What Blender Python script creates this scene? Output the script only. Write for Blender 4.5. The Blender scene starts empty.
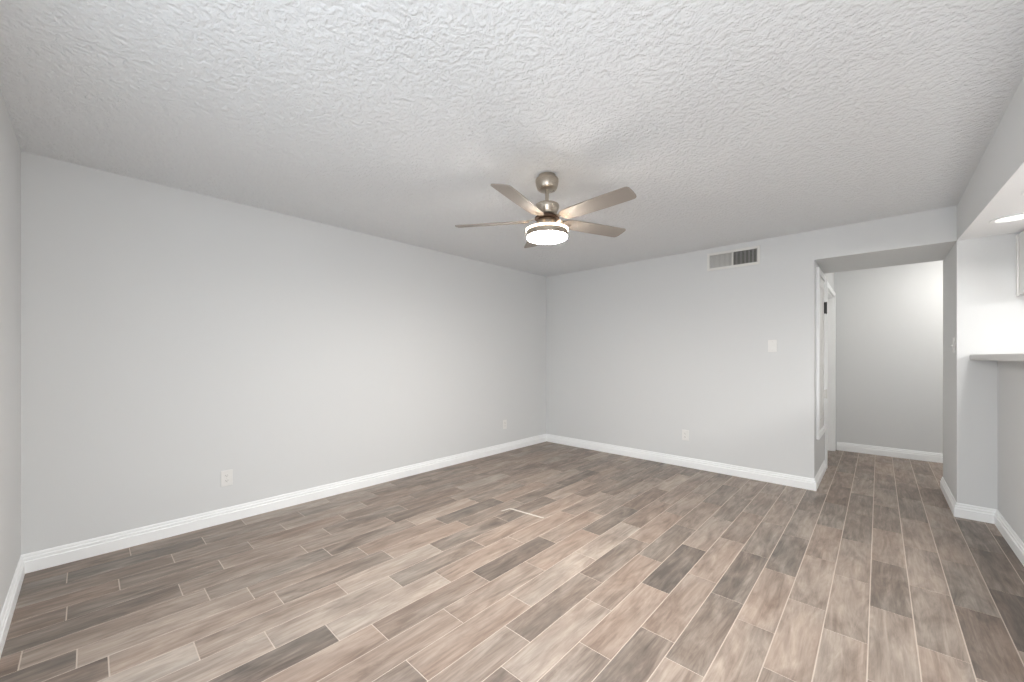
import bpy, bmesh, math, random
from mathutils import Vector, Matrix
from math import radians as R, sin, cos, pi

scene = bpy.context.scene
COL = scene.collection

# ------------------------------------------------------------------ camera
F, CY, YAW, EYE = 394.12, 356.93, 42.942, 1.26
cam = bpy.data.cameras.new('camera')
cam.sensor_fit = 'HORIZONTAL'; cam.sensor_width = 36.0
cam.lens = F / 1024 * 36.0
cam.shift_y = (CY - 341.0) / 1024.0
cam.clip_start = 0.02
camo = bpy.data.objects.new('camera', cam); COL.objects.link(camo)
camo.location = (0, 0, EYE); camo.rotation_euler = (R(90), 0, R(YAW))
scene.camera = camo

# ------------------------------------------------------------------ colour management
vs = scene.view_settings
scene.display_settings.display_device = 'sRGB'
vs.view_transform = 'Standard'
try: vs.look = 'None'
except Exception: pass
vs.gamma = 1.0; vs.use_curve_mapping = False
vs.exposure = 0.20
scene.cycles.max_bounces = 24; scene.cycles.diffuse_bounces = 20; scene.cycles.glossy_bounces = 6

SKY = 2.25
# ------------------------------------------------------------------ sky outside the window
w = bpy.data.worlds.new('world'); scene.world = w; w.use_nodes = True
bg = w.node_tree.nodes['Background']
bg.inputs[0].default_value = (0.86, 0.93, 1.0, 1); bg.inputs[1].default_value = 0.0 + SKY

# ------------------------------------------------------------------ lights
P_KIT, P_CAM, P_DOWN, P_ROW, P_HALL, P_GLOW, P_TOP = 50, 41, 3.3, 3.0, 66, 228, 6.5
# bare fill light added at the camera to even out the room, no fixture
fl = bpy.data.lights.new('camera_fill', 'POINT'); fl.energy = P_CAM; fl.color = (0.965, 0.985, 1.0); fl.shadow_soft_size = 0.3
flo = bpy.data.objects.new('camera_fill', fl); COL.objects.link(flo); flo.location = (0.0, -0.03, 1.32)

# ------------------------------------------------------------------ room sizes
XA, YB, YN, XR, XB, HC = -3.648, 4.671, -0.268, 0.451, 0.655, 2.456
YF, XL, YJ, YH = 6.918, -0.446, 5.589, 5.53
ZS = 2.178            # underside of the hall header
XK = 3.0              # far side of the kitchen
WT = 0.12

# ------------------------------------------------------------------ materials
def nodes(name):
    m = bpy.data.materials.new(name); m.use_nodes = True
    nt = m.node_tree; b = nt.nodes['Principled BSDF']
    return m, nt, b
def plain(name, col, rough=0.5, metal=0.0, spec=0.5, bump=0.0, bscale=200):
    m, nt, b = nodes(name)
    b.inputs['Base Color'].default_value = (*col, 1); b.inputs['Roughness'].default_value = rough
    b.inputs['Metallic'].default_value = metal; b.inputs['Specular IOR Level'].default_value = spec
    g = nt.nodes.new('ShaderNodeNewGeometry')
    n = nt.nodes.new('ShaderNodeTexNoise'); n.inputs['Scale'].default_value = bscale; n.inputs['Detail'].default_value = 3
    nt.links.new(g.outputs['Position'], n.inputs['Vector'])
    if bump:
        bp = nt.nodes.new('ShaderNodeBump'); bp.inputs['Strength'].default_value = bump; bp.inputs['Distance'].default_value = 0.002
        nt.links.new(n.outputs[0], bp.inputs['Height']); nt.links.new(bp.outputs[0], b.inputs['Normal'])
    else:
        mr = nt.nodes.new('ShaderNodeMapRange'); mr.inputs[3].default_value = rough * 0.93; mr.inputs[4].default_value = min(1, rough * 1.07)
        nt.links.new(n.outputs[0], mr.inputs[0]); nt.links.new(mr.outputs[0], b.inputs['Roughness'])
    return m
def emit(name, col, s):
    m, nt, b = nodes(name)
    b.inputs['Base Color'].default_value = (0.85, 0.85, 0.85, 1); b.inputs['Roughness'].default_value = 0.35
    b.inputs['Emission Color'].default_value = (*col, 1); b.inputs['Emission Strength'].default_value = s
    return m

M = {}
M['wall'] = plain('wall_paint', (0.680, 0.69, 0.693), 0.75, spec=0.25, bump=0.12, bscale=120)
M['trim'] = plain('trim_white', (0.90, 0.915, 0.92), 0.4)
M['smooth_ceiling'] = plain('flat_ceiling_paint', (0.86, 0.87, 0.88), 0.8, spec=0.2, bump=0.1, bscale=90)
M['door'] = plain('door_white', (0.74, 0.735, 0.72), 0.45)
M['plastic'] = plain('white_plastic', (0.78, 0.775, 0.76), 0.35)
M['slot'] = plain('dark_slot', (0.05, 0.048, 0.045), 0.6)
M['screw'] = plain('screw_metal', (0.7, 0.69, 0.66), 0.35, metal=0.7)
M['vent'] = plain('vent_enamel', (0.74, 0.735, 0.71), 0.45)
M['duct'] = plain('duct_interior', (0.035, 0.034, 0.033), 0.8)
M['black_metal'] = plain('dark_metal', (0.06, 0.06, 0.06), 0.45, metal=0.6)
M['counter'] = plain('pale_stone_counter', (0.62, 0.615, 0.605), 0.35)
M['cabinet'] = plain('cabinet_white', (0.78, 0.778, 0.765), 0.4)
M['glow'] = emit('frosted_bowl_lit', (1.0, 0.955, 0.90), P_GLOW)
M['glow_top'] = emit('frosted_tier_lit', (1.0, 0.80, 0.60), P_TOP)
M['downlight'] = emit('downlight_lens', (1.0, 0.95, 0.88), P_DOWN * 0.8)
M['blade'] = plain('blade_silver_taupe', (0.31, 0.275, 0.243), 0.45, metal=0.25)
M['bronze'] = plain('dark_hub', (0.06, 0.035, 0.022), 0.5, metal=0.4)

def nickel():
    m, nt, b = nodes('brushed_nickel')
    b.inputs['Metallic'].default_value = 0.95
    g = nt.nodes.new('ShaderNodeTexCoord'); mp = nt.nodes.new('ShaderNodeMapping'); mp.inputs['Scale'].default_value = (3, 3, 260)
    n = nt.nodes.new('ShaderNodeTexNoise'); n.inputs['Scale'].default_value = 2; n.inputs['Detail'].default_value = 4
    nt.links.new(g.outputs['Object'], mp.inputs[0]); nt.links.new(mp.outputs[0], n.inputs['Vector'])
    cr = nt.nodes.new('ShaderNodeMapRange'); cr.inputs[3].default_value = 0.2; cr.inputs[4].default_value = 0.38
    nt.links.new(n.outputs[0], cr.inputs[0]); nt.links.new(cr.outputs[0], b.inputs['Roughness'])
    b.inputs['Base Color'].default_value = (0.50, 0.44, 0.37, 1)
    return m
M['nickel'] = nickel()

def ceiling_mat():
    m, nt, b = nodes('knockdown_ceiling')
    b.inputs['Base Color'].default_value = (0.765, 0.781, 0.795, 1); b.inputs['Roughness'].default_value = 0.85
    b.inputs['Specular IOR Level'].default_value = 0.15
    g = nt.nodes.new('ShaderNodeNewGeometry')
    wn = nt.nodes.new('ShaderNodeTexNoise'); wn.inputs['Scale'].default_value = 7; wn.inputs['Detail'].default_value = 2
    add = nt.nodes.new('ShaderNodeVectorMath'); add.operation = 'MULTIPLY_ADD'
    add.inputs[1].default_value = (0.06, 0.06, 0.06)
    nt.links.new(g.outputs['Position'], wn.inputs['Vector'])
    nt.links.new(wn.outputs['Color'], add.inputs[0]); nt.links.new(g.outputs['Position'], add.inputs[2])
    n1 = nt.nodes.new('ShaderNodeTexNoise'); n1.inputs['Scale'].default_value = 42; n1.inputs['Detail'].default_value = 4; n1.inputs['Roughness'].default_value = 0.55
    v = nt.nodes.new('ShaderNodeTexVoronoi'); v.feature = 'SMOOTH_F1'; v.inputs['Scale'].default_value = 33
    nt.links.new(add.outputs[0], n1.inputs['Vector']); nt.links.new(add.outputs[0], v.inputs['Vector'])
    mr = nt.nodes.new('ShaderNodeMapRange'); mr.inputs[1].default_value = 0.38; mr.inputs[2].default_value = 0.62
    nt.links.new(n1.outputs[0], mr.inputs[0])
    mix = nt.nodes.new('ShaderNodeMath'); mix.operation = 'MULTIPLY_ADD'; mix.inputs[1].default_value = 0.5
    nt.links.new(v.outputs['Distance'], mix.inputs[0]); nt.links.new(mr.outputs[0], mix.inputs[2])
    bp = nt.nodes.new('ShaderNodeBump'); bp.inputs['Strength'].default_value = 0.72; bp.inputs['Distance'].default_value = 0.0065
    nt.links.new(mix.outputs[0], bp.inputs['Height']); nt.links.new(bp.outputs[0], b.inputs['Normal'])
    return m
M['ceiling'] = ceiling_mat()

def plank_mat():
    m, nt, b = nodes('wood_look_tile')
    L = nt.links.new
    at = nt.nodes.new('ShaderNodeAttribute'); at.attribute_name = 'plank'      # r = tone, g = warmth, b = seed
    sep = nt.nodes.new('ShaderNodeSeparateColor'); L(at.outputs['Color'], sep.inputs[0])
    g = nt.nodes.new('ShaderNodeNewGeometry')
    off = nt.nodes.new('ShaderNodeCombineXYZ')
    mul = nt.nodes.new('ShaderNodeMath'); mul.operation = 'MULTIPLY'; mul.inputs[1].default_value = 37.0
    L(sep.outputs[2], mul.inputs[0]); L(mul.outputs[0], off.inputs[0]); L(mul.outputs[0], off.inputs[2])
    ad = nt.nodes.new('ShaderNodeVectorMath'); ad.operation = 'ADD'; L(g.outputs['Position'], ad.inputs[0]); L(off.outputs[0], ad.inputs[1])
    def noise(sc, scale, det, dist=0.0, rough=0.55):
        mp = nt.nodes.new('ShaderNodeMapping'); mp.inputs['Scale'].default_value = sc; L(ad.outputs[0], mp.inputs[0])
        n = nt.nodes.new('ShaderNodeTexNoise'); n.inputs['Scale'].default_value = scale; n.inputs['Detail'].default_value = det
        n.inputs['Distortion'].default_value = dist; n.inputs['Roughness'].default_value = rough
        L(mp.outputs[0], n.inputs['Vector']); return n.outputs[0]
    cloud = noise((1.0, 0.30, 1), 8.5, 4, 1.0, 0.6)
    grain = noise((1.0, 0.05, 1), 75, 6, 0.9, 0.7)
    band = noise((1.0, 0.13, 1), 20, 5, 1.6, 0.62)
    hue = noise((1.0, 0.3, 1), 5.0, 2, 0.4)
    def ma(a, k, c):
        n = nt.nodes.new('ShaderNodeMath'); n.operation = 'MULTIPLY_ADD'; L(a, n.inputs[0]); n.inputs[1].default_value = k
        if isinstance(c, float): n.inputs[2].default_value = c
        else: L(c, n.inputs[2])
        return n.outputs[0]
    t = ma(cloud, 0.95, -0.475); t = ma(grain, 0.55, ma(t, 1.0, -0.275)); t = ma(band, 0.95, ma(t, 1.0, -0.475))
    tone = ma(sep.outputs[0], 0.68, ma(t, 1.0, 0.125))
    r1 = nt.nodes.new('ShaderNodeValToRGB'); r2 = nt.nodes.new('ShaderNodeValToRGB')
    for r, st in ((r1, GREY), (r2, TAN)):
        e = r.color_ramp.elements
        e[0].position, e[0].color = st[0][0], (*st[0][1], 1); e[1].position, e[1].color = st[-1][0], (*st[-1][1], 1)
        for p, c in st[1:-1]:
            q = e.new(p); q.color = (*c, 1)
        L(tone, r.inputs[0])
    wm = ma(sep.outputs[1], 0.70, ma(hue, 1.3, -0.42))
    mx = nt.nodes.new('ShaderNodeMix'); mx.data_type = 'RGBA'; mx.clamp_factor = True
    L(wm, mx.inputs[0]); L(r1.outputs[0], mx.inputs[6]); L(r2.outputs[0], mx.inputs[7])
    L(mx.outputs[2], b.inputs['Base Color'])
    b.inputs['Roughness'].default_value = 0.42; b.inputs['Specular IOR Level'].default_value = 0.45
    bp = nt.nodes.new('ShaderNodeBump'); bp.inputs['Strength'].default_value = 0.12; bp.inputs['Distance'].default_value = 0.001
    L(grain, bp.inputs['Height']); L(bp.outputs[0], b.inputs['Normal'])
    return m
def lin(r, g, b):
    f = lambda c: (c / 255 / 12.92) if c / 255 <= 0.04045 else ((c / 255 + 0.055) / 1.055) ** 2.4
    return (f(r), f(g), f(b))
GREY = [(0.0, lin(90, 84, 79)), (0.3, lin(122, 114, 106)), (0.6, lin(155, 146, 137)), (1.0, lin(187, 177, 167))]
TAN = [(0.0, lin(100, 86, 78)), (0.3, lin(131, 113, 101)), (0.6, lin(158, 140, 127)), (1.0, lin(190, 173, 159))]
M['plank'] = plank_mat()
M['grout'] = plain('grout_beige', lin(200, 187, 176), 0.85, spec=0.2)
M['white_grout'] = plain('white_grout', (0.60, 0.56, 0.51), 0.8, spec=0.2)

# ------------------------------------------------------------------ helpers
def box(bm, x0, x1, y0, y1, z0, z1, mi=0):
    v = [bm.verts.new(p) for p in ((x0, y0, z0), (x1, y0, z0), (x1, y1, z0), (x0, y1, z0), (x0, y0, z1), (x1, y0, z1), (x1, y1, z1), (x0, y1, z1))]
    for f in ((0, 3, 2, 1), (4, 5, 6, 7), (0, 1, 5, 4), (1, 2, 6, 5), (2, 3, 7, 6), (3, 0, 4, 7)):
        fc = bm.faces.new([v[i] for i in f]); fc.material_index = mi
    return v
def lathe(bm, prof, cx=0, cy=0, n=48, mi=0):
    rings = []
    for r, z in prof:
        if r < 1e-6: rings.append([bm.verts.new((cx, cy, z))])
        else: rings.append([bm.verts.new((cx + r * cos(2 * pi * i / n), cy + r * sin(2 * pi * i / n), z)) for i in range(n)])
    for a, b in zip(rings, rings[1:]):
        for i in range(n):
            j = (i + 1) % n
            if len(a) == 1 and len(b) == 1: continue
            if len(a) == 1: vs_ = [a[0], b[j], b[i]]
            elif len(b) == 1: vs_ = [a[i], a[j], b[0]]
            else: vs_ = [a[i], a[j], b[j], b[i]]
            f = bm.faces.new(vs_); f.material_index = mi
    return rings
def obj(name, bm, mats, parent=None, bevel=0.0, smooth=False, seg=2):
    bmesh.ops.recalc_face_normals(bm, faces=bm.faces)
    me = bpy.data.meshes.new(name); bm.to_mesh(me); bm.free()
    for m in (mats if isinstance(mats, (list, tuple)) else [mats]): me.materials.append(m)
    o = bpy.data.objects.new(name, me); COL.objects.link(o)
    if parent: o.parent = parent
    if smooth:
        for p in me.polygons: p.use_smooth = True
        try: me.set_sharp_from_angle(angle=R(35))
        except Exception: pass
    if bevel:
        b = o.modifiers.new('bevel', 'BEVEL'); b.width = bevel; b.segments = seg; b.limit_method = 'ANGLE'; b.angle_limit = R(40)
    return o
def struct(name, bm, mats, parent=None, **k):
    o = obj(name, bm, mats, parent, **k)
    if not parent: o['kind'] = 'structure'
    return o
def thing(name, label, cat, loc=(0, 0, 0), rz=0.0, group=None):
    o = bpy.data.objects.new(name, None); COL.objects.link(o); o.empty_display_size = 0.05
    o.location = loc; o.rotation_euler = (0, 0, rz); o['label'] = label; o['category'] = cat
    if group: o['group'] = group
    return o
def NB(): return bmesh.new()
def boxes(*bs):
    bm = NB()
    for b_ in bs: box(bm, *b_)
    return bm
def dup(root, loc, rz, label):
    r = root.copy(); COL.objects.link(r); r.location = loc; r.rotation_euler = (0, 0, rz); r['label'] = label
    for ch in list(root.children):
        c = ch.copy(); COL.objects.link(c); c.parent = r
        for g_ in ch.children:
            d = g_.copy(); COL.objects.link(d); d.parent = c
    return r

# ================================================================== SETTING
# floor: every tile of the wood look floor is a raised slab with grout between, all in one mesh
PW, PX0, PL, GR = 0.1562, 0.12, 0.6235, 0.0041
ROWOFF = {-23: .54, -22: .36, -21: .74, -20: .55, -19: .34, -18: .43, -17: .59, -16: .68, -15: .94, -14: .55, -13: .76, -12: .91, -11: 1.21,
          -10: .90, -9: 1.33, -8: 1.77, -7: 1.48, -6: 1.76, -5: 1.65, -4: 2.13, -3: 1.87, -2: 2.33, -1: 2.70, 0: 2.47, 1: 3.0, 2: 2.72, 3: 3.74}
TONES = [(-2.40,-0.05,0,0.1),(-2.63,-0.17,0.3,0.6),(-2.96,-0.22,0.35,0.6),(-3.10,-0.15,0.35,0.7),(-3.31,-0.11,0.3,0.3),(-3.29,0.04,0.3,0.3),(-3.51,-0.11,0.35,0.4),(-2.63,0.04,0.45,0.4),(-2.72,-0.09,0.45,0.5),(-2.96,0.04,0.35,0.4),(-2.49,-0.13,0.25,0.3),(-3.15,0.25,0.2,0.2),(-3.52,0.33,0.2,0.1),(-2.75,0.29,0.25,0.2),(-2.81,0.43,0.45,0.4),(-3.13,0.43,0.35,0.3),(-3.26,0.58,0.45,0.5),(-3.67,0.62,0.4,0.4),(-2.90,0.64,0.45,0.6),(-2.62,0.24,0.55,0.5),(-2.48,0.27,0.6,0.4),(-2.28,0.28,0.5,0.5),(-2.12,0.23,0.9,0.4),(-2.19,0.45,0.85,0.4),(-1.99,0.30,0.7,0.6),(-2.63,0.47,0.3,0.2),(-2.38,0.06,0.75,0.4),(-1.84,0.42,0.4,0.3),(-2.31,0.71,0.15,0.2),(-2.28,0.61,0.65,0.5),(-2.11,0.72,0.65,0.6),(-1.92,0.79,0.75,0.6),(-1.98,0.51,0.75,0.5),(-1.87,0.61,0.1,0),(-1.82,0.84,0.65,0.8),(-1.64,0.75,0.55,1),(-1.69,0.94,0.3,0.1),(-1.50,0.73,0.6,0.7),(-2.59,0.77,0.55,0.5),(-2.61,0.92,0.35,0.1),(-2.40,1.07,0.55,0.5),(-2.66,1.23,0.35,0.4),(-3.01,1.23,0.4,0.8),(-2.04,0.89,0.8,0.4),(-3.22,1.17,0.55,0.4),(-2.91,0.90,0.55,0.5),(-3.34,0.93,0.35,0.2),(-2.51,1.37,0.3,0.2),(-2.24,1.03,0.4,0.3),(-1.61,1.08,0.35,0.5),(-1.55,1.35,0.35,0.3),(-1.46,1.04,0.55,0.8),(-1.37,0.85,0.35,0.5),(-1.36,1.13,0.65,0.5),(-1.18,1.14,0.6,0.7),(-1.36,1.41,0.6,0.5),(-1.90,1.15,0.85,0.4),(-1.96,1.28,0.45,0.2),(-1.81,1.50,0.55,0.6),(-2.27,1.69,0.2,0.2),(-2.19,1.47,0.75,0.4),(-2.50,1.59,0.45,0.7),(-2.38,2.07,0.45,0.6),(-1.61,1.47,0.35,0.7),(-1.64,1.66,0.35,0.3),(-2.33,1.87,0.55,0.8),(-2.47,1.94,0.15,0.2),(-2.19,2.33,0.2,0.2),(-1.20,1.41,0.1,0.1),(-1.27,1.61,0.25,0.3),(-1.36,1.52,0.6,0.9),(-1.35,1.59,0.75,0.4),(-1.12,1.54,0.55,0.4),(-1.00,1.38,0.65,0.5),(-0.98,1.77,0.6,0.7),(-0.97,1.58,0.6,0.8),(-0.95,1.35,0.45,0.4),(-1.16,1.83,0.4,0.3),(-0.77,1.52,0.35,0.4),(-1.74,1.99,0.1,0.1),(-1.80,2.48,0.55,0.9),(-1.55,2.07,0.6,0.9),(-1.52,1.70,0.55,0.8),(-1.36,1.92,0.75,0.4),(-1.38,2.42,0.7,0.4),(-1.26,2.09,0.35,0.3),(-1.11,2.01,0.55,0.8),(-1.24,1.75,0.3,0.3),(-1.55,2.64,0.15,0),(-2.14,2.52,0.2,0.2),(-2.01,2.56,0.3,0.3),(-0.84,2.33,0.05,0.1),(-0.83,2.02,0.6,1),(-0.69,2.04,0.55,0.7),(-0.53,1.90,0.4,0.1),(-0.47,2.35,0.3,0.1),(-0.44,1.99,0.65,0.5),(-0.69,1.67,0.25,0.3),(-0.60,1.61,0.7,0.5),(-0.35,1.84,0.7,0.6),(-1.17,2.83,0.6,0.8),(-1.29,2.96,0.5,0.7),(-0.93,2.95,0.35,0.6),(-1.15,3.17,0.5,0.7),(-0.72,2.67,0.55,0.9),(-0.93,3.30,0.45,0.5),(-0.58,2.65,0.2,0),(-0.87,3.48,0.4,0.4),(-0.58,3.38,0.4,0.2),(-1.06,2.35,0.55,0.9),(-0.69,2.27,0.55,0.7),(-0.25,2.08,0.1,0.1),(-0.34,2.48,0.7,0.6),(-0.22,2.58,0.6,0.6),(-0.40,3.14,0.25,0.1),(-0.39,2.68,0.6,0.7),(-0.50,3.24,0.55,0.7),(-0.49,2.88,0.25,0.1),(-0.26,3.36,0.5,0.6),(-0.12,3.69,0.3,0),(-0.09,3.26,0.6,0.6),(-0.10,2.58,0.6,0.5),(-0.09,2.16,0.7,0.5),(0.03,2.93,0.3,0.1),(0.02,2.50,0.65,0.5),(0.01,3.52,0.55,0.7),(-0.27,2.86,0.65,0.6),(-0.51,3.96,0.45,0.4),(-0.30,4.30,0.35,0.1),(0.14,2.71,0.6,0.5),(0.12,2.35,0.7,0.5),(0.27,2.64,0.45,0.4),(0.29,3.06,0.4,0.3),(0.17,3.49,0.55,0.5),(0.33,3.91,0.45,0.5),(0.25,4.15,0.5,0.5),(0.36,3.45,0.4,0.2),(0.44,2.99,0,0.1),(0.46,3.61,0.2,0.3),(0.46,4.35,0.15,0.1),(0.59,4.16,0.1,0.4),(0.59,3.73,0.2,0.5),(0.43,2.68,0.2,0.4),(0.13,4.55,0.3,0.2),(0.01,4.44,0.3,0.2),(0.05,5.79,0.3,0.3),(0.31,5.80,0.3,0.3),(-0.32,5.71,0.3,0.1),(-0.19,4.57,0.3,0.1),(0.17,4.90,0.3,0.2),(-0.06,5.04,0.4,0.3),(-2.28,3.39,0.1,0),(-2.35,3.24,0.1,0),(-2.33,2.75,0.15,0.1),(-2.24,3.01,0.25,0.2),(-2.11,2.62,0.25,0.2),(-1.97,3.27,0.3,0.6),(-1.99,2.89,0.55,0.9),(-1.94,3.71,0.3,0.2),(-2.38,4.06,0.25,0.2),(-1.44,3.09,0.35,0.7),(-1.48,4.37,0.3,0.3),(-1.08,4.17,0.2,0),(-0.93,3.88,0.35,0.2),(-1.71,4.16,0.3,0.2),(-2.04,4.38,0.25,0.2),(-1.24,3.94,0.4,0.3),(-1.24,3.43,0.45,0.5),(-0.81,3.68,0.3,0.3),(-0.79,4.17,0.4,0.2),(-0.44,4.33,0.25,0.1)]
rnd = random.Random(11)
tone_of = {}
for (tx, ty, tt, th) in TONES:
    k = math.floor((tx - PX0) / PW)
    if k in ROWOFF:
        tone_of[(k, math.floor((ty - ROWOFF[k]) / PL))] = (tt, th)
def build_floor():
    bm = NB(); lay = bm.loops.layers.float_color.new('plank')
    X0, X1, Y0, Y1 = XA - 0.02, XK, YN - 0.02, YF + 0.02
    box(bm, X0, X1, Y0, Y1, -0.06, -0.0016, 1)
    k = math.floor((X0 - PX0) / PW)
    while PX0 + k * PW < X1:
        xa, xb = max(X0, PX0 + k * PW + GR), min(X1, PX0 + (k + 1) * PW)
        if k not in ROWOFF: ROWOFF[k] = rnd.uniform(0, PL)
        j = math.floor((Y0 - ROWOFF[k]) / PL)
        while ROWOFF[k] + j * PL < Y1:
            ya, yb = max(Y0, ROWOFF[k] + j * PL + GR / 2), min(Y1, ROWOFF[k] + (j + 1) * PL - GR / 2)
            if yb - ya > 0.01 and xb - xa > 0.01:
                tt, th = tone_of.get((k, j), (rnd.choice((.2, .3, .35, .4, .45, .5, .6)), rnd.uniform(.1, .7)))
                c = (tt, th, rnd.random(), 1)
                e = 0.0009
                lo = [bm.verts.new(p) for p in ((xa, ya, -0.0016), (xb, ya, -0.0016), (xb, yb, -0.0016), (xa, yb, -0.0016))]
                hi = [bm.verts.new(p) for p in ((xa + e, ya + e, 0), (xb - e, ya + e, 0), (xb - e, yb - e, 0), (xa + e, yb - e, 0))]
                fs = [bm.faces.new(hi)] + [bm.faces.new((lo[i], lo[(i + 1) % 4], hi[(i + 1) % 4], hi[i])) for i in range(4)]
                for f in fs:
                    for lp in f.loops: lp[lay] = c
            j += 1
        k += 1
    # stray line of white grout left on the tiles near the middle of the room
    for quad in (((-2.247, 2.378), (-2.243, 2.396), (-1.921, 2.432), (-1.923, 2.416)), ((-2.262, 2.30), (-2.254, 2.30), (-2.240, 2.378), (-2.250, 2.384))):
        lo = [bm.verts.new((x, y, 0.0001)) for x, y in quad]; hi = [bm.verts.new((x, y, 0.0012)) for x, y in quad]
        fs = [bm.faces.new(hi)] + [bm.faces.new((lo[i], lo[(i + 1) % 4], hi[(i + 1) % 4], hi[i])) for i in range(4)]
        for f in fs: f.material_index = 2
    return bm
struct('floor', build_floor(), [M['plank'], M['grout'], M['white_grout']])


# ceilings
struct('ceiling', boxes((XA - WT, XR, YN - WT, YB, HC, HC + 0.1)), M['ceiling'])
struct('ceiling_hall', boxes((XL - WT, 2.0, YB, YF + WT, HC, HC + 0.1)), M['smooth_ceiling'])

# walls
struct('wall_left', boxes((XA - WT, XA, YN - WT, YB + WT, -0.06, HC)), M['wall'])
struct('wall_back', boxes((XA, XL, YB, YB + WT, -0.06, HC)), M['wall'])
openings = [(-1.98, 0.28, 0.03, 2.06)]
def near_wall():
    bm = NB(); xs = sorted([XA, XK + WT] + [v for o_ in openings for v in o_[:2]])
    for a, b_ in zip(xs, xs[1:]):
        op = [o_ for o_ in openings if abs(o_[0] - a) < 1e-6]
        if op: box(bm, a, b_, YN - WT, YN, -0.06, op[0][2]); box(bm, a, b_, YN - WT, YN, op[0][3], HC)
        else: box(bm, a, b_, YN - WT, YN, -0.06, HC)
    return bm
struct('wall_near', near_wall(), M['wall'])
# dropped header across the start of the hall: wall paint on its face, flat paint below
bm = boxes((XL, XR, YB, YH, ZS, HC)); struct('wall_header', bm, M['wall'])
struct('wall_hall_left', boxes((XL - WT, XL, YB + WT, 5.72, -0.06, HC), (XL - WT, XL, 6.80, YF + WT, -0.06, HC), (XL - WT, XL, 5.72, 6.80, 2.06, HC)), M['wall'])
struct('wall_hall_end', boxes((XL, 2.0, YF, YF + WT, -0.06, HC)), M['wall'])
# pier: one corner, its long side in the hall and its short side turning into the kitchen
bm = NB()
pts = [(XR, YB), (XK, YB), (XK, YJ), (XR, YJ)]
box(bm, XR, XK, YB, YJ, -0.06, HC)
struct('wall_right', bm, M['wall'])
struct('wall_hall_right', boxes((2.0, 2.0 + WT, YJ, YF + WT, -0.06, HC)), M['wall'])
struct('wall_kitchen', boxes((XK, XK + WT, YN, YB, -0.06, HC)), M['wall'])
struct('wall_bar', boxes((XB, XB + 0.12, YN, YB, -0.06, 1.236)), M['wall'])
# kitchen soffit: its lower edge runs a little downhill towards the near wall as in the photograph
bm = NB()
def zs(y): return ZS - (YB - y) * 0.046
yn = YN
v = [bm.verts.new(p) for p in ((XR, yn, zs(yn)), (XK, yn, zs(yn)), (XK, YB, ZS), (XR, YB, ZS), (XR, yn, HC), (XK, yn, HC), (XK, YB, HC), (XR, YB, HC))]
for f, mi in (((0, 3, 2, 1), 1), ((4, 5, 6, 7), 0), ((0, 1, 5, 4), 0), ((1, 2, 6, 5), 0), ((2, 3, 7, 6), 0), ((3, 0, 4, 7), 0)):
    bm.faces.new([v[i] for i in f]).material_index = mi
struct('wall_soffit', bm, [M['wall'], M['smooth_ceiling']])

# baseboards: a stepped profile swept along each wall, mitred at corners (room on the left of the path)
BP = [(0, 0), (0.017, 0), (0.017, 0.066), (0.013, 0.068), (0.011, 0.072), (0.0125, 0.076), (0.0125, 0.086), (0.008, 0.089), (0.0065, 0.093), (0.0075, 0.098), (0.006, 0.106), (0.003, 0.110), (0, 0.110)]
def baseboard(name, path):
    P = [Vector(p) for p in path]; bm = NB(); rings = []
    for i, p in enumerate(P):
        d0 = (P[i] - P[i - 1]).normalized() if i else None
        d1 = (P[i + 1] - P[i]).normalized() if i < len(P) - 1 else None
        n0 = Vector((-d0.y, d0.x)) if d0 else None; n1 = Vector((-d1.y, d1.x)) if d1 else None
        if n0 is None: m = n1
        elif n1 is None: m = n0
        else: m = (n0 + n1) / (1 + n0.dot(n1))
        rings.append([bm.verts.new((p.x + m.x * t, p.y + m.y * t, z)) for t, z in BP])
    for a, b in zip(rings, rings[1:]):
        for i in range(len(BP)):
            j = (i + 1) % len(BP); bm.faces.new((a[i], a[j], b[j], b[i]))
    bm.faces.new(rings[0]); bm.faces.new(rings[-1][::-1])
    return struct(name, bm, M['trim'])
baseboard('baseboard_near', [(XA + 0.016, YN), (openings[0][0], YN)])
baseboard('baseboard_left', [(XA, YB - 0.0), (XA, YN)])
baseboard('baseboard_back', [(XL, 5.60), (XL, YB), (XA + 0.016, YB)])
baseboard('baseboard_hall', [(2.0, YF), (XL + 0.03, YF)])
baseboard('baseboard_right', [(XB, YN + 0.016), (XB, YB), (XR, YB), (XR, YJ), (1.99, YJ)])

# sliding glass door in the near wall, behind the camera (its frame; the panels stand open to the daylight)
def frame(name, o_, d=0.05):
    x0, x1, z0, z1 = o_; xm = (x0 + x1) / 2; y0, y1 = YN - 0.10, YN - 0.03
    bm = boxes((x0, x0 + d, y0, y1, z0, z1), (x1 - d, x1, y0, y1, z0, z1), (x0 + d, x1 - d, y0, y1, z0, z0 + d), (x0 + d, x1 - d, y0, y1, z1 - d, z1), (xm - 0.025, xm + 0.025, y0, y1, z0 + d, z1 - d))
    return struct(name, bm, M['trim'])
frame('door_3', openings[0])

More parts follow.
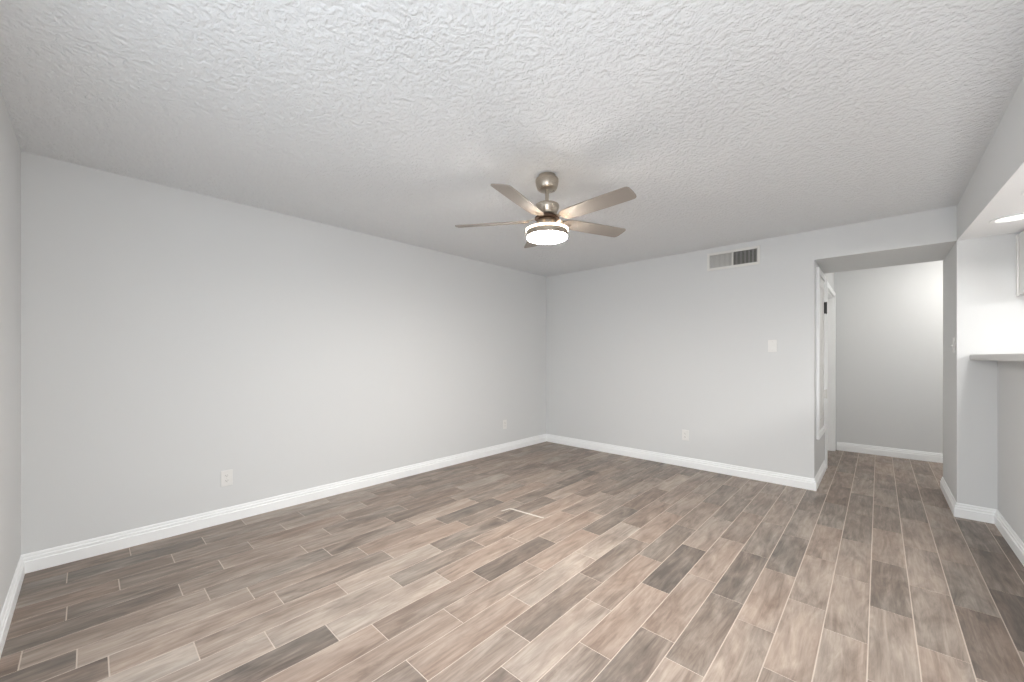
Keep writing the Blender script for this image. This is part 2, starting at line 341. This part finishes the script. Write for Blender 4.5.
# ---- raised closet door in the hall's left wall
def door_closet():
    y0, y1, z0, z1, c = 4.83, 5.50, 0.455, 2.135, 0.057
    bm = NB(); t = 0.024
    box(bm, XL, XL + t, y0, y0 + c, z0, z1); box(bm, XL, XL + t, y1 - c, y1, z0, z1)
    box(bm, XL, XL + t, y0 + c, y1 - c, z1 - c, z1); box(bm, XL, XL + t, y0 + c, y1 - c, z0, z0 + c)
    d = struct('door_1', bm, M['trim'], bevel=0.003)
    bm = NB(); a, b_, e, g_ = y0 + c + 0.004, y1 - c - 0.004, z0 + c + 0.004, z1 - c - 0.004; s = 0.1
    box(bm, XL + 0.001, XL + 0.012, a, a + s, e, g_); box(bm, XL + 0.001, XL + 0.012, b_ - s, b_, e, g_)
    for za, zb in ((e, e + s), (1.18, 1.28), (g_ - s, g_)): box(bm, XL + 0.001, XL + 0.012, a + s, b_ - s, za, zb)
    box(bm, XL + 0.001, XL + 0.006, a + s, b_ - s, e + s, g_ - s)
    p = struct('door_panel', bm, M['door'], parent=d, bevel=0.002)
    for hz, mat, h in ((1.79, M['black_metal'], 0.13), (0.86, M['screw'], 0.10)):
        bm = NB(); lathe(bm, [(0, hz - h / 2), (0.004, hz - h / 2), (0.0065, hz - h / 2 + 0.006), (0.0065, hz + h / 2 - 0.006), (0.004, hz + h / 2), (0, hz + h / 2)], XL + 0.0305, y1 - c - 0.002, 14)
        box(bm, XL + 0.0105, XL + 0.0275, y1 - c - 0.03, y1 - c + 0.012, hz - h / 2 + 0.005, hz + h / 2 - 0.005)
        hinge = struct('hinge', bm, mat, parent=p)
        if h > 0.12: hinge['label'] = 'black hinge'
door_closet()
# ---- bedroom doorway further down the hall, door set back in its casing
def door_room():
    y0, y1, z1, c, t = 5.66, 6.86, 2.12, 0.06, 0.02
    bm = NB()
    box(bm, XL, XL + t, y0, y0 + c, 0, z1); box(bm, XL, XL + t, y1 - c, y1, 0, z1); box(bm, XL, XL + t, y0 + c, y1 - c, z1 - c, z1)
    # jamb lining through the thickness of the wall
    j = 0.014
    box(bm, XL - WT, XL, y0 + c, y0 + c + j, 0, z1 - c); box(bm, XL - WT, XL, y1 - c - j, y1 - c, 0, z1 - c); box(bm, XL - WT, XL, y0 + c + j, y1 - c - j, z1 - c - j, z1 - c)
    d = struct('door_2', bm, M['trim'], bevel=0.003)
    bm = NB(); a, b_, e, g_ = y0 + c + j + 0.003, y1 - c - j - 0.003, 0.012, z1 - c - j - 0.003; s = 0.12
    X1_, X2_ = XL - WT, XL - WT + 0.036
    box(bm, X1_, X2_, a, a + s, e, g_); box(bm, X1_, X2_, b_ - s, b_, e, g_)
    for za, zb in ((e, e + 0.2), (0.95, 1.1), (g_ - s, g_)): box(bm, X1_, X2_, a + s, b_ - s, za, zb)
    box(bm, X1_ + 0.008, X2_ - 0.008, a + s, b_ - s, e + 0.2, g_ - s)
    p = struct('door_panel', bm, M['door'], parent=d, bevel=0.002)
door_room()

# ================================================================== THINGS
# ---- bar counter on the half wall
def counter():
    bm = NB(); box(bm, 0.517, 0.93, YN + 0.002, YB - 0.002, 1.2365, 1.279)
    o = obj('bar_counter', bm, M['counter'], bevel=0.006, seg=3)
    o['label'] = 'long pale stone bar counter on the half wall beside the kitchen'; o['category'] = 'counter'
counter()

# ---- upper cabinet on the kitchen wall
def upper_cabinet():
    x0, x1, yb, yf, z0 = 0.752, 1.552, YB - 0.002, YB - 0.33, 1.715
    z1 = zs(yf) - 0.004
    t = thing('upper_cabinet', 'white upper kitchen cabinet hung on the wall above the bar', 'cabinet', (x0, yb, z0))
    W, D, Hh = x1 - x0, yb - yf, z1 - z0
    bm = boxes((0, W, -D, 0, 0, Hh)); obj('body', bm, M['cabinet'], t, bevel=0.002)
    bm = boxes((-0.011, -0.0005, -0.034, -0.001, -0.006, Hh)); obj('scribe_strip', bm, M['cabinet'], t, bevel=0.003)
    for i in range(2):
        a, b_ = i * W / 2 + 0.004, (i + 1) * W / 2 - 0.004
        y1_, y2_ = -D - 0.020, -D - 0.0005; s = 0.058
        bm = boxes((a, a + s, y1_, y2_, 0.004, Hh - 0.012), (b_ - s, b_, y1_, y2_, 0.004, Hh - 0.012), (a + s, b_ - s, y1_, y2_, 0.004, 0.004 + s),
                   (a + s, b_ - s, y1_, y2_, Hh - 0.012 - s, Hh - 0.012), (a + s, b_ - s, y1_ + 0.009, y2_, 0.004 + s, Hh - 0.012 - s))
        d = obj('door', bm, M['cabinet'], t, bevel=0.002)
        hx = b_ - 0.03 if i == 0 else a + 0.03
        bm = boxes((hx - 0.005, hx + 0.005, y1_ - 0.028, y1_ - 0.02, 0.03, 0.15), (hx - 0.004, hx + 0.004, y1_ - 0.021, y1_, 0.04, 0.05), (hx - 0.004, hx + 0.004, y1_ - 0.021, y1_, 0.13, 0.14))
        obj('handle', bm, M['nickel'], d, bevel=0.002)
upper_cabinet()

# ---- recessed downlights in the kitchen soffit
def downlight(x, y, label, power):
    z = zs(y)
    t = thing('recessed_light', label, 'ceiling light', (x, y, z), 0, 'recessed lights in the kitchen ceiling')
    t.rotation_euler = (R(2.63), 0, 0)
    bm = NB(); lathe(bm, [(0.078, -0.002), (0.100, -0.0015), (0.106, -0.007), (0.100, -0.011), (0.082, -0.010), (0.078, -0.002)], n=40)
    obj('trim_ring', bm, M['trim'], t, smooth=True)
    bm = NB(); lathe(bm, [(0, -0.0035), (0.076, -0.0035), (0.0775, -0.0025), (0.0775, -0.0012), (0, -0.0012)], n=40)
    obj('lens', bm, M['downlight'], t, smooth=True)
    l = bpy.data.lights.new('downlight', 'AREA'); l.shape = 'DISK'; l.size = 0.15; l.energy = power; l.color = (1, 0.98, 0.95); l.spread = R(150)
    lo = bpy.data.objects.new('downlight', l); COL.objects.link(lo); lo.parent = t; lo.location = (0, 0, -0.014)
downlight(0.632, 4.0, 'round recessed ceiling light nearest the kitchen back wall, close to the cabinet', P_DOWN)
downlight(0.645, 3.29, 'second round recessed ceiling light, half cut off at the right edge of the photo', P_DOWN)
for i_, y_ in enumerate((2.38, 1.56, 0.74)):  # unseen downlights added to continue the row and help light the room
    downlight(0.650, y_, 'added recessed ceiling light out of view over the bar, %s towards the camera end' % ('third', 'fourth', 'fifth')[i_], P_ROW)

# ---- hall ceiling lamp (round the corner of the hall)
def hall_lamp():
    t = thing('flush_ceiling_lamp', 'round frosted flush lamp on the hall ceiling behind the dropped header', 'ceiling light', (0.85, 6.2, HC))
    bm = NB(); lathe(bm, [(0, -0.001), (0.15, -0.001), (0.152, -0.006), (0.15, -0.024), (0.142, -0.026), (0, -0.02)], n=40); obj('base', bm, M['nickel'], t, smooth=True)
    bm = NB(); lathe(bm, [(0.138, -0.0265), (0.132, -0.05), (0.11, -0.07), (0.07, -0.084), (0, -0.09)], n=40); obj('shade', bm, M['hall_glow'], t, smooth=True)
M['hall_glow'] = emit('hall_lamp_glass', (1.0, 0.96, 0.91), P_HALL)
hall_lamp()

# ---- added kitchen lamp (unseen, lights the kitchen and fills the room through the pass-through)
def kitchen_fill():
    x, y = 1.85, 2.45; z = zs(y)
    t = thing('kitchen_fill_lamp', 'added square fill lamp on the kitchen ceiling, out of view beyond the bar', 'ceiling light', (x, y, z))
    t.rotation_euler = (R(2.63), 0, 0)
    obj('frame', boxes((-0.31, 0.31, -0.31, -0.29, -0.08, -0.001), (-0.31, 0.31, 0.29, 0.31, -0.08, -0.001), (-0.31, -0.29, -0.29, 0.29, -0.08, -0.001), (0.29, 0.31, -0.29, 0.29, -0.08, -0.001)), M['trim'], t, bevel=0.003)
    obj('diffuser', boxes((-0.288, 0.288, -0.288, 0.288, -0.13, -0.002)), M['kit_glow'], t, bevel=0.01)
M['kit_glow'] = emit('kitchen_fill_diffuser', (1.0, 0.985, 0.96), P_KIT)
kitchen_fill()

# ---- outlets and switches (built facing -Y, plate back on y=0)
def plate_bm(w_, h_, th=0.006):
    bm = NB(); a, b_ = w_ / 2, h_ / 2
    box(bm, -a, a, -th, -0.0005, -b_, b_)
    return bm
def screw_bm(z):
    bm = NB(); lathe(bm, [(0, 0), (0.0035, 0), (0.003, 0.0012), (0, 0.0015)], n=12)
    bmesh.ops.rotate(bm, verts=bm.verts, cent=(0, 0, 0), matrix=Matrix.Rotation(R(90), 3, 'X')); bmesh.ops.translate(bm, verts=bm.verts, vec=(0, -0.006, z)); return bm
def make_outlet(label, loc, rz):
    t = thing('wall_outlet', label, 'outlet', loc, rz, 'electrical outlets on the walls')
    obj('cover_plate', plate_bm(0.074, 0.120), M['plastic'], t, bevel=0.0025)
    for s in (-1, 1):
        bm = NB(); zc = s * 0.0195
        prof = [(0.0165 * cos(a_) if abs(cos(a_)) < 0.8 else math.copysign(0.0165, cos(a_)), 0.0145 * sin(a_)) for a_ in [2 * pi * i / 24 for i in range(24)]]
        top = [bm.verts.new((x, -0.0085, zc + z)) for x, z in prof]; bot = [bm.verts.new((x, -0.0055, zc + z)) for x, z in prof]
        bm.faces.new(top); 
        for i in range(24): bm.faces.new((top[i], top[(i + 1) % 24], bot[(i + 1) % 24], bot[i]))
        r_ = obj('receptacle', bm, M['plastic'], t)
        bm = boxes((-0.0075, -0.0055, -0.0092, -0.0083, zc - 0.002, zc + 0.007), (0.0055, 0.0075, -0.0092, -0.0083, zc - 0.001, zc + 0.006), (-0.002, 0.002, -0.0092, -0.0083, zc - 0.009, zc - 0.005))
        obj('slots', bm, M['slot'], r_)
    obj('screw', screw_bm(0), M['screw'], t)
    return t
o1 = make_outlet('white duplex outlet low on the left wall, nearest the camera', (XA, 0.719, 0.335), -pi / 2 * -1)
o1.rotation_euler = (0, 0, R(90))
dup(o1, (XA, 3.775, 0.362), R(90), 'small white outlet low on the left wall, near the far corner')
dup(o1, (-1.625, YB, 0.362), 0, 'white outlet low on the back wall, between the far corner and the light switch')
def make_switch(label, loc, rz):
    t = thing('light_switch', label, 'light switch', loc, rz, 'light switches')
    obj('cover_plate', plate_bm(0.076, 0.122), M['plastic'], t, bevel=0.0025)
    bm = boxes((-0.0065, 0.0065, -0.0072, -0.0055, -0.014, 0.014)); bez = obj('toggle_frame', bm, M['plastic'], t, bevel=0.0006)
    bm = NB(); vv = box(bm, -0.0045, 0.0045, -0.020, -0.006, -0.0045, 0.0045)
    bmesh.ops.rotate(bm, verts=bm.verts, cent=(0, -0.006, 0), matrix=Matrix.Rotation(R(28), 3, 'X'))
    obj('toggle', bm, M['plastic'], t, bevel=0.001)
    for z in (-0.042, 0.042): obj('screw', screw_bm(z), M['screw'], t)
    return t
s1 = make_switch('white toggle light switch at chest height on the back wall, right of the vent', (-0.780, YB, 1.370), 0)
dup(s1, (XR, 4.815, 1.358), R(-90), 'white light switch seen edge on, on the hall side of the right wall')

# ---- air vent
def vent():
    x0, x1, z0, z1 = -1.389, -0.886, 2.209, 2.399
    t = thing('air_vent', 'white two bank air supply vent high on the back wall', 'vent', (x0, YB, z0))
    W, Hh, c, th = x1 - x0, z1 - z0, 0.026, 0.012
    bm = boxes((0, c, -th, -0.001, 0, Hh), (W - c, W, -th, -0.001, 0, Hh), (c, W - c, -th, -0.001, 0, c), (c, W - c, -th, -0.001, Hh - c, Hh))
    obj('frame', bm, M['vent'], t, bevel=0.003)
    obj('mullion', boxes((W / 2 - 0.006, W / 2 + 0.006, -th, -0.001, c, Hh - c)), M['vent'], t, bevel=0.002)
    obj('duct_backing', boxes((c * 0.5, W - c * 0.5, -0.0009, -0.0003, c * 0.5, Hh - c * 0.5)), M['duct'], t)
    n = 18; half = W / 2 - 0.006 - c
    for bank in (0, 1):
        xs = c if bank == 0 else W / 2 + 0.006
        for i in range(n):
            xc = xs + (i + 0.5) * half / n; lw = 0.0124 if bank == 0 else 0.0112
            bm = NB(); box(bm, -lw / 2, lw / 2, -0.0006, 0.0006, c, Hh - c)
            bmesh.ops.rotate(bm, verts=bm.verts, cent=(0, 0, 0), matrix=Matrix.Rotation(R(56 if bank == 0 else -64), 3, 'Z'))
            bmesh.ops.translate(bm, verts=bm.verts, vec=(xc, -0.0066, 0))
            obj('louver', bm, M['vent'], t)
vent()

# ---- ceiling fan
def fan():
    t = thing('ceiling_fan', 'brushed nickel five blade ceiling fan with a lit frosted bowl light', 'ceiling fan', (-1.601, 2.059, HC), 0)
    Z = lambda z: z - HC
    def part(name, prof, mat, parent=t, n=56):
        bm = NB(); lathe(bm, [(r, Z(z)) for r, z in prof], n=n); return obj(name, bm, mat, parent, smooth=True)
    part('canopy', [(0, 2.4545), (0.056, 2.4545), (0.058, 2.434), (0.072, 2.431), (0.0760, 2.426), (0.0760, 2.412), (0.0735, 2.394), (0.067, 2.372), (0.062, 2.363), (0.056, 2.359), (0.020, 2.358), (0, 2.358)], M['nickel'])
    part('downrod', [(0, 2.365), (0.0125, 2.365), (0.0125, 2.272), (0, 2.272)], M['nickel'], n=24)
    part('yoke_cover', [(0, 2.288), (0.0145, 2.288), (0.0185, 2.284), (0.022, 2.278), (0.026, 2.271), (0, 2.271)], M['nickel'])
    part('motor_housing', [(0, 2.271), (0.034, 2.271), (0.068, 2.266), (0.078, 2.259), (0.080, 2.250), (0.077, 2.236), (0.068, 2.212), (0.060, 2.195), (0.052, 2.188), (0, 2.188)], M['nickel'])
    part('flywheel', [(0, 2.188), (0.038, 2.188), (0.038, 2.181), (0.080, 2.179), (0.080, 2.168), (0.036, 2.166), (0, 2.166)], M['bronze'])
    lk = part('light_kit', [(0, 2.167), (0.044, 2.167), (0.058, 2.162), (0.064, 2.146), (0.070, 2.124), (0.100, 2.112), (0.106, 2.106), (0, 2.104)], M['nickel'])
    part('upper_glass', [(0.098, 2.1045), (0.134, 2.102), (0.1405, 2.098), (0.1405, 2.091), (0.137, 2.0885), (0.10, 2.088)], M['glow_top'], lk)
    part('nickel_band', [(0.10, 2.0875), (0.1335, 2.0875), (0.1355, 2.085), (0.1355, 2.053), (0.1335, 2.0505), (0.10, 2.0505)], M['nickel'], lk)
    part('glass_bowl', [(0.10, 2.050), (0.130, 2.050), (0.1325, 2.046), (0.131, 2.041), (0.122, 2.0375), (0.105, 2.0365), (0.101, 2.032), (0.085, 2.028), (0.05, 2.026), (0, 2.0255)], M['glow'], lk)
    # blades
    PH, PIT = -0.066, -0.224
    outline = [(0.135, 0.040), (0.165, 0.052), (0.22, 0.057), (0.40, 0.060), (0.580, 0.0605), (0.606, 0.058), (0.617, 0.050), (0.6225, 0.036), (0.626, 0.0), (0.6255, -0.036), (0.624, -0.047), (0.617, -0.056), (0.606, -0.060), (0.57, -0.0605), (0.40, -0.060), (0.22, -0.057), (0.165, -0.052), (0.135, -0.040), (0.122, -0.02), (0.119, 0.0), (0.122, 0.02)]
    zb = Z(2.158)
    for k in range(5):
        a = PH + k * 2 * pi / 5
        mt = Matrix.Translation((0, 0, zb)) @ Matrix.Rotation(a, 4, 'Z') @ Matrix.Rotation(PIT, 4, 'X')
        bm = NB(); th = 0.0035
        up = [bm.verts.new((x, y, th)) for x, y in outline]; dn = [bm.verts.new((x, y, -th)) for x, y in outline]
        bm.faces.new(up); bm.faces.new(dn[::-1])
        n_ = len(outline)
        for i in range(n_): bm.faces.new((up[i], dn[i], dn[(i + 1) % n_], up[(i + 1) % n_]))
        bmesh.ops.transform(bm, matrix=mt, verts=bm.verts)
        b_ = obj('blade', bm, M['blade'], t, bevel=0.0015)
        # iron: a flat arm from the flywheel widening under... lying on top of the blade root
        bm = NB()
        ol = [(0.060, 0.016), (0.105, 0.014), (0.135, 0.026), (0.175, 0.030), (0.195, 0.018), (0.200, 0.0), (0.195, -0.018), (0.175, -0.030), (0.135, -0.026), (0.105, -0.014), (0.060, -0.016)]
        zt = lambda x: (0.0040 if x > 0.12 else 0.0040 + (0.12 - x) * 0.25)
        up = [bm.verts.new((x, y, zt(x) + 0.004)) for x, y in ol]; dn = [bm.verts.new((x, y, zt(x))) for x, y in ol]
        for tri in range(1):
            bm.faces.new(up); bm.faces.new(dn[::-1])
        for i in range(len(ol)): bm.faces.new((up[i], dn[i], dn[(i + 1) % len(ol)], up[(i + 1) % len(ol)]))
        bmesh.ops.triangulate(bm, faces=[f for f in bm.faces if len(f.verts) > 4])
        bmesh.ops.transform(bm, matrix=mt, verts=bm.verts)
        obj('blade_iron', bm, M['nickel'], b_)
        for sx, sy in ((0.15, 0.015), (0.15, -0.015), (0.18, 0.0)):
            bm = NB(); lathe(bm, [(0, -0.0035), (0.006, -0.0035), (0.005, -0.006), (0, -0.0065)], sx, sy, 12)
            bmesh.ops.transform(bm, matrix=mt, verts=bm.verts); obj('screw', bm, M['nickel'], b_)
fan()
